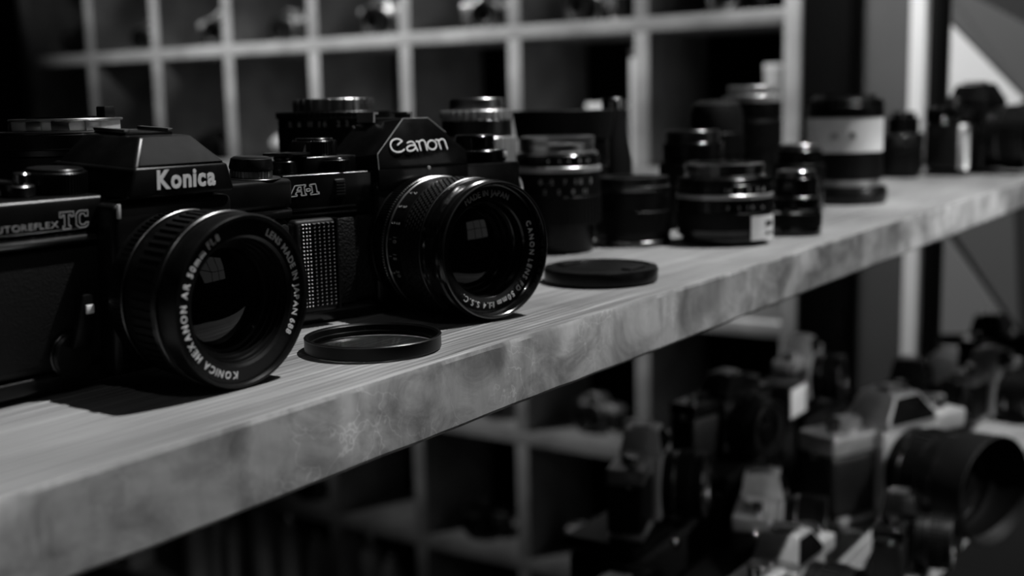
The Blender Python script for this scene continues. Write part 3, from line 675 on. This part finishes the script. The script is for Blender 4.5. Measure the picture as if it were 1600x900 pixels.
stand(.818, .186, 'slim black viewfinder tube with a bright top, behind the short plain lens', [
    ('barrel', 'lathe', matte, [(0, 0), (.0150, 0), (.0150, .0500), (.0125, .0650), (.0105, .0850), (.0100, .0900), (0, .0900)], False), ('eyepiece_ring', 'ring', chrome, .004, .0085, .0901, .0985), ('eyepiece', 'disc', coldglass, .0039, .090, .0970)], name='viewfinder', cat='viewfinder', group=None or 'accessories on the upper board')
stand(.838, .128, 'low black lens with dull rings, behind the stickered lens', [
    ('front_barrel', 'disc', satin, .0245, 0, .0300), ('focus_ring', 'gear', rubber, .0246, .0252, .0301, .0480, 44, .018), ('index_ring', 'ring', dimmetal, .018, .0245, .0481, .0500),
    ('aperture_ring', 'ring', gloss, .014, .0235, .0501, .0640), ('mount_ring', 'ring', dimmetal, .014, .0205, .0641, .0730), ('rear_element', 'disc', coldglass, .0139, .06, .0700)])
stand(.952, .160, 'black lens closed with a domed cap, middle of the back row', [
    ('front_barrel', 'disc', satin, .0230, 0, .0500), ('focus_ring', 'gear', rubber, .0232, .0238, .0501, .0680, 44, .018), ('rear_cap', 'lathe', matte, [(0, .0681), (.0225, .0681), (.0225, .0840), (.0200, .0920), (.0140, .0950), (0, .0958)], False)])
stand(.990, .100, 'black lens with dull steel band, left of the white banded zoom', [
    ('front_barrel', 'disc', gloss, .0215, 0, .0220), ('index_ring', 'ring', dimmetal, .015, .0217, .0221, .0245), ('focus_ring', 'gear', rubber, .0212, .0218, .0246, .0400, 44, .015),
    ('rear_barrel', 'ring', gloss, .012, .0195, .0401, .0520), ('mount_ring', 'ring', steel, .012, .0165, .0521, .0570), ('rear_element', 'disc', coldglass, .0119, .05, .0550)])
stand(1.060, .172, 'black lens with broad chrome mount, behind the white banded zoom lens', [
    ('front_barrel', 'disc', satin, .0265, 0, .0500), ('focus_ring', 'gear', rubber, .0266, .0272, .0501, .0760, 44, .02), ('index_ring', 'ring', dimmetal, .02, .0262, .0761, .0785), ('aperture_ring', 'ring', satin, .02, .0268, .0786, .0930),
    ('flange', 'ring', silver, .014, .0268, .0931, .0990), ('mount_ring', 'gear', silver, .0222, .0228, .0991, .1080, 20, .014), ('rear_element', 'disc', coldglass, .0139, .095, .1040)])
stand(1.46, .150, 'squat black lens near the rear post, left one of the pair', [
    ('front_barrel', 'disc', satin, .0230, 0, .0250), ('focus_ring', 'gear', rubber, .0232, .0238, .0251, .0400, 44, .018), ('mount_ring', 'ring', dimmetal, .012, .0200, .0401, .0500), ('rear_element', 'disc', coldglass, .0119, .038, .0450)])
stand(1.56, .175, 'upright black lens with small bright top, right one of the pair by the post', [
    ('front_barrel', 'disc', satin, .0250, 0, .0300), ('focus_ring', 'gear', rubber, .0252, .0258, .0301, .0500, 44, .018), ('rear_barrel', 'ring', gloss, .012, .0200, .0501, .0700), ('mount_ring', 'ring', chrome, .010, .0150, .0701, .0770), ('rear_element', 'disc', coldglass, .0099, .068, .0730)])

# ------------------------------------------------------------------ ordinary single lens reflex cameras for the far end, the lower board and the pigeonholes
def slr(style):
    """style: 'black', 'silver'. Front towards -y, 0.14 wide"""
    top = gloss if style == 'black' else silver; ring_m = dimmetal if style == 'black' else chrome
    R = empty('film_camera', (0, 0, 0), '', 'camera')
    def P(name, b, m): return MB().bm(b).build(name, m, R)
    P('base_plate', box(-.069, .069, 0, .032, 0, .006, .0015), top); P('body', box(-.070, .070, .0005, .033, .0061, .0500, .004, 3), leather)
    P('top_cover', box(-.070, .070, 0, .033, .0501, .0640, .002, 3), top); P('mirror_box', box(-.030, .030, -.0080, .001, .006, .0630, .002), top)
    P('prism_housing', loft([(-.026, -.008, .0632), (-.026, -.008, .0700), (-.012, -.002, .0860), (.012, -.002, .0860), (.026, -.008, .0700), (.026, -.008, .0632)],
                            [(-.026, .030, .0632), (-.026, .030, .0680), (-.012, .028, .0850), (.012, .028, .0850), (.026, .030, .0680), (.026, .030, .0632)], .0008), top)
    q = [(-.0225, -.0081, .0665), (.0225, -.0081, .0665), (.0225, -.0078, .0700), (.0112, -.0029, .0835), (-.0112, -.0029, .0835), (-.0225, -.0078, .0700)]
    if style == 'silver': P('name_plate', loft([(x, y+.001, z) for x, y, z in q], [(x, y-.0006, z+.0002) for x, y, z in q]), gloss)
    sh = P('hot_shoe', box(-.010, .010, .004, .022, .0862, .0880, .0003), steel)
    ln = MB().add(*ring(.018, .0290, .008, .0180), FWD(0, .034)).build('lens', satin, R)
    def Q(name, m, g): MB().add(*g, FWD(0, .034)).build(name, m, ln)
    Q('chrome_band', ring_m, ring(.02, .0300, .0181, .0200)); Q('focus_ring', rubber, gear(.0300, .0312, .0201, .0340, 40, .02)); Q('front_barrel', satin, lathe([(.02, .0341), (.0300, .0341), (.0300, .0440), (.0280, .0442), (.0265, .0420), (.0180, .0400), (.0180, .036), (.02, .036)]))
    Q('front_rim', ring_m, ring(.0290, .0304, .0441, .0450)); Q('front_element', coldglass, lathe([(0, .0400), (.006, .0397), (.012, .0388), (.0179, .0372), (.0179, .034), (0, .034)], 40, False))
    d = MB().add(*gear(.0090, .0096, .0641, .0710, 36, .0001), T((-.040, .016, 0))).build('shutter_dial', top, R)
    b = MB().add(*disc_solid(.0050, .0641, .0740, 24), T((-.058, .012, 0))).build('shutter_button', chrome, R)
    MB().add(*gear(.0090, .0094, .0641, .0730, 30, .0001), T((.052, .016, 0))).build('rewind_knob', top if style == 'black' else chrome, R)
    for s in (-1, 1): MB().add(*lathe([(.0034+.0007*math.cos(a), .0007*math.sin(a)) for a in [2*PI*i/6 for i in range(6)]], 18), T((s*.0745, .012, .052)) @ Matrix.Rotation(PI/2, 4, 'X')).build('strap_ring', chrome, R)
    return R
def dup(root, loc, rz, label, group, scale=1, name=None):
    def cp(o, parent):
        c = o.copy(); COL.objects.link(c); c.parent = parent
        for ch in kids.get(o.name, []): cp(ch, c)
        return c
    kids = {}
    for o in TREE[root.name]: kids.setdefault(o.parent.name, []).append(o)
    r = root.copy(); COL.objects.link(r); r.location = loc; r.rotation_euler = (0, 0, rz); r.scale = (scale,)*3
    r['label'] = label
    if group: r['group'] = group
    for ch in kids.get(root.name, []): cp(ch, r)
    return r
TREE = {}
PROTO = {}
for st_ in ('black', 'silver'):
    p = slr(st_); PROTO[st_] = p; TREE[p.name] = list(p.children_recursive)
USED = set()
def place(style, x, y, z, rz, label, group, scale=1):
    p = PROTO[style]
    if style not in USED:
        USED.add(style); p.location = (x, y, z); p.rotation_euler = (0, 0, rz); p.scale = (scale,)*3; p['label'] = label; p['group'] = group; return p
    return dup(p, (x, y, z), rz, label, group, scale)
GU = 'cameras on the upper board'
F = place('black', 1.575, .075, .0006, -.15, 'large black camera with a white tag at the right end of the upper board', GU, 1.28)
tg = MB().bm(box(-.0675, -.0560, -.0022, -.0004, .0060, .0480, .0045, 4)).build('white_tag', whitepaint, F, 'white rounded tag')

# lower board
ZL = -.3244; GL_ = 'cameras on the lower board'
LP = [('silver', .862, .045, 0, -.05, 1.0, 'black and silver camera with bright edged prism, front of the lower pile'),
 ('black', .705, .110, 0, .1, 1.0, 'black camera with a bright rimmed lens, left end of the lower pile'),
 ('silver', 1.000, .120, 0, .3, 1.0, 'silver camera with shiny top plate, middle of the lower pile'),
 ('black', 1.050, .012, 0, .15, .8, 'small black camera at the edge of the lower board, left of the huge lens'),
 ('silver', 1.195, .062, 0, -.40, 1.45, 'silver topped camera with a huge hooded lens on the lower board'),
 ('silver', 1.63, .060, 0, -.2, 1.05, 'silver camera near the right end of the lower board'),
 ('black', 1.48, .120, 0, .1, 1.15, 'black camera behind the huge lens on the lower board'),
 ('black', 1.82, .100, 0, .0, 1.2, 'black camera at the far right end of the lower board'),
 ('silver', .90, .190, .0606, .3, .95, 'silver camera lying on the low leather case of the lower board'),
 ('black', 1.08, .195, .0706, -.2, .95, 'black camera standing on the middle leather case of the lower board'),
 ('silver', 1.29, .195, .0806, .1, .85, 'camera with silver top standing on the tallest leather case')]
for st_, x, y, z, rz, sc, lb in LP:
    o_ = place(st_, x, y, ZL+z, rz, lb, GL_, sc)
    if 'huge hooded' in lb: MB().add(*lathe([(.0295, .0452), (.0312, .0452), (.0345, .050), (.0368, .074), (.0360, .0745), (.0335, .055), (.0295, .050)]), FWD(0, .034)).build('lens_hood', matte, o_)
def case(x, y, z, rz, label, w=.15, d=.07, h=.085):
    r = empty('camera_case', (x, y, z), label, 'case', 'camera cases on the lower board', rz)
    MB().bm(box(-w/2, w/2, -d/2, d/2, 0, h-.012, .010, 3)).build('case_body', leather, r)
    MB().bm(box(-w/2-.001, w/2+.001, -d/2-.001, d/2+.001, h-.0118, h, .003, 3)).build('lid', satin, r)
    MB().add(*disc_solid(.005, 0, .002, 20), FWD(0, h-.02, -d/2)).build('snap_button', chrome, r)
for x, y, rz, h, lb in ((.90, .205, 0, .060, 'low black leather case at the back left of the lower board'), (1.08, .205, .0, .070, 'middle black leather case at the back of the lower board'),
                    (1.29, .205, -.0, .080, 'tallest black leather case, behind the huge hooded lens')):
    case(x, y, ZL, rz, lb, .155, .065, h)
def flash(x, y, z, rz, label):
    r = empty('flash_unit', (x, y, z), label, 'flash', None, rz)
    MB().bm(box(-.022, .022, 0, .030, 0, .085, .003)).build('flash_body', satin, r)
    MB().bm(box(-.025, .025, -.008, .032, .0855, .125, .004)).build('flash_head', satin, r)
    MB().bm(box(-.022, .022, -.0095, -.0081, .090, .121, .0005)).build('reflector_window', whitepaint, r)
flash(1.185, .178, ZL, 0, 'upright flash unit with a bright reflector pane, behind the pile on the lower board')
# pigeonhole contents: a camera in most holes
ordn = ['first', 'second', 'third', 'fourth', 'fifth', 'sixth', 'seventh', 'eighth']
rown = {3: 'top visible row', 4: 'row just above the upper board', 2: 'third row down', 1: 'fourth row down', 0: 'bottom row'}
k = 0
rowname = {0: 'bottom pigeonhole row', 1: 'second pigeonhole row from the floor', 2: 'third pigeonhole row from the floor', 3: 'pigeonhole row level with the standing lenses', 4: 'topmost pigeonhole row in view'}
for ri, z in enumerate(ZR[:5]):
    zz = z+.0156
    for ci in range(8):
        y = (YL[ci]+YL[ci+1])/2; nth = ordn[7-ci]
        if ri == 3 and ci in (1, 3, 4): continue
        st_ = 'silver' if (ri*3+ci*5) % 4 in (0, 1) else 'black'
        if ri == 4: st_ = 'silver' if ci not in (0, 7) else 'black'
        if ri in (0, 1, 2) and (ci*7+ri*3) % 3 == 0: continue
        x = 2.33+.02*((ci*3+ri) % 3)
        place(st_, x, y+.02*((ci+ri) % 3-1), zz, -PI/2+.25*((ci*2+ri) % 3-1), '%s camera in the %s, %s hole from the left' % (st_, rowname[ri], nth), 'cameras in the pigeonholes', 1.0+.12*((ci+ri) % 2))

# pale things in the pigeonholes
def carton(x, y, z, w, d, h, label):
    r = empty('carton', (x, y, z), label, 'box', 'cartons in the pigeonholes')
    MB().bm(box(-d/2, d/2, -w/2, w/2, 0, h-.012, .001)).build('carton_body', palegrey, r)
    MB().bm(box(-d/2-.001, d/2+.001, -w/2-.001, w/2+.001, h-.0118, h, .001)).build('lid', whitepaint, r)
zr3 = ZR[3]+.0156
carton(2.31, .627+.012, zr3, .034, .06, .205, 'tall pale carton in the rightmost pigeonhole behind the zoom lens')
carton(2.36, 1.06, zr3, .07, .06, .135, 'low pale carton behind the fat hooded lens')
carton(2.34, .955, zr3, .04, .06, .25, 'tall pale carton behind the slim viewfinder tube')
def dome(x, y, z, r, h, label):
    o = empty('flash_reflector', (x, y, z), label, 'reflector', 'reflectors in the pigeonholes')
    MB().add(*lathe([(0, 0), (r*.5, 0), (r*.5, h*.25), (0, h*.25)], 32, False)).build('foot', satin, o)
    MB().add(*lathe([(r*.45, h*.255), (r*.8, h*.4), (r, h*.62), (r*.95, h*.75), (r*.6, h*.95), (0, h), (0, h*.26)], 40, False)).build('bowl', palegrey, o)
dome(2.30, 1.99, zr3, .045, .075, 'pale domed reflector seen between the two near cameras')

# glass jars on the bottom of the pigeonhole cabinet
def jar(x, y, r, h, label):
    o = empty('glass_jar', (x, y, -1.3025), label, 'jar', 'jars in the bottom of the cabinet')
    MB().add(*lathe([(0, 0), (r, 0), (r, h*.72), (r*.62, h*.84), (r*.62, h*.92), (r*.56, h*.92), (r*.56, h*.83), (r*.92, h*.71), (r*.92, h*.03), (0, h*.03)], 40, False)).build('jar_body', palegrey, o)
    MB().add(*disc_solid(r*.68, h*.9205, h, 32)).build('lid', chrome, o)
for i, y in enumerate((1.70, 1.785, 1.90, 1.985, 2.07, 2.205, 2.29, 2.375)):
    jar(2.31+.02*(i % 2), y, .030+.003*((i*3) % 2), .24+.02*((i*5) % 3), 'pale jar with a bright lid in the bottom of the cabinet, %s from the right' % ordn[i])
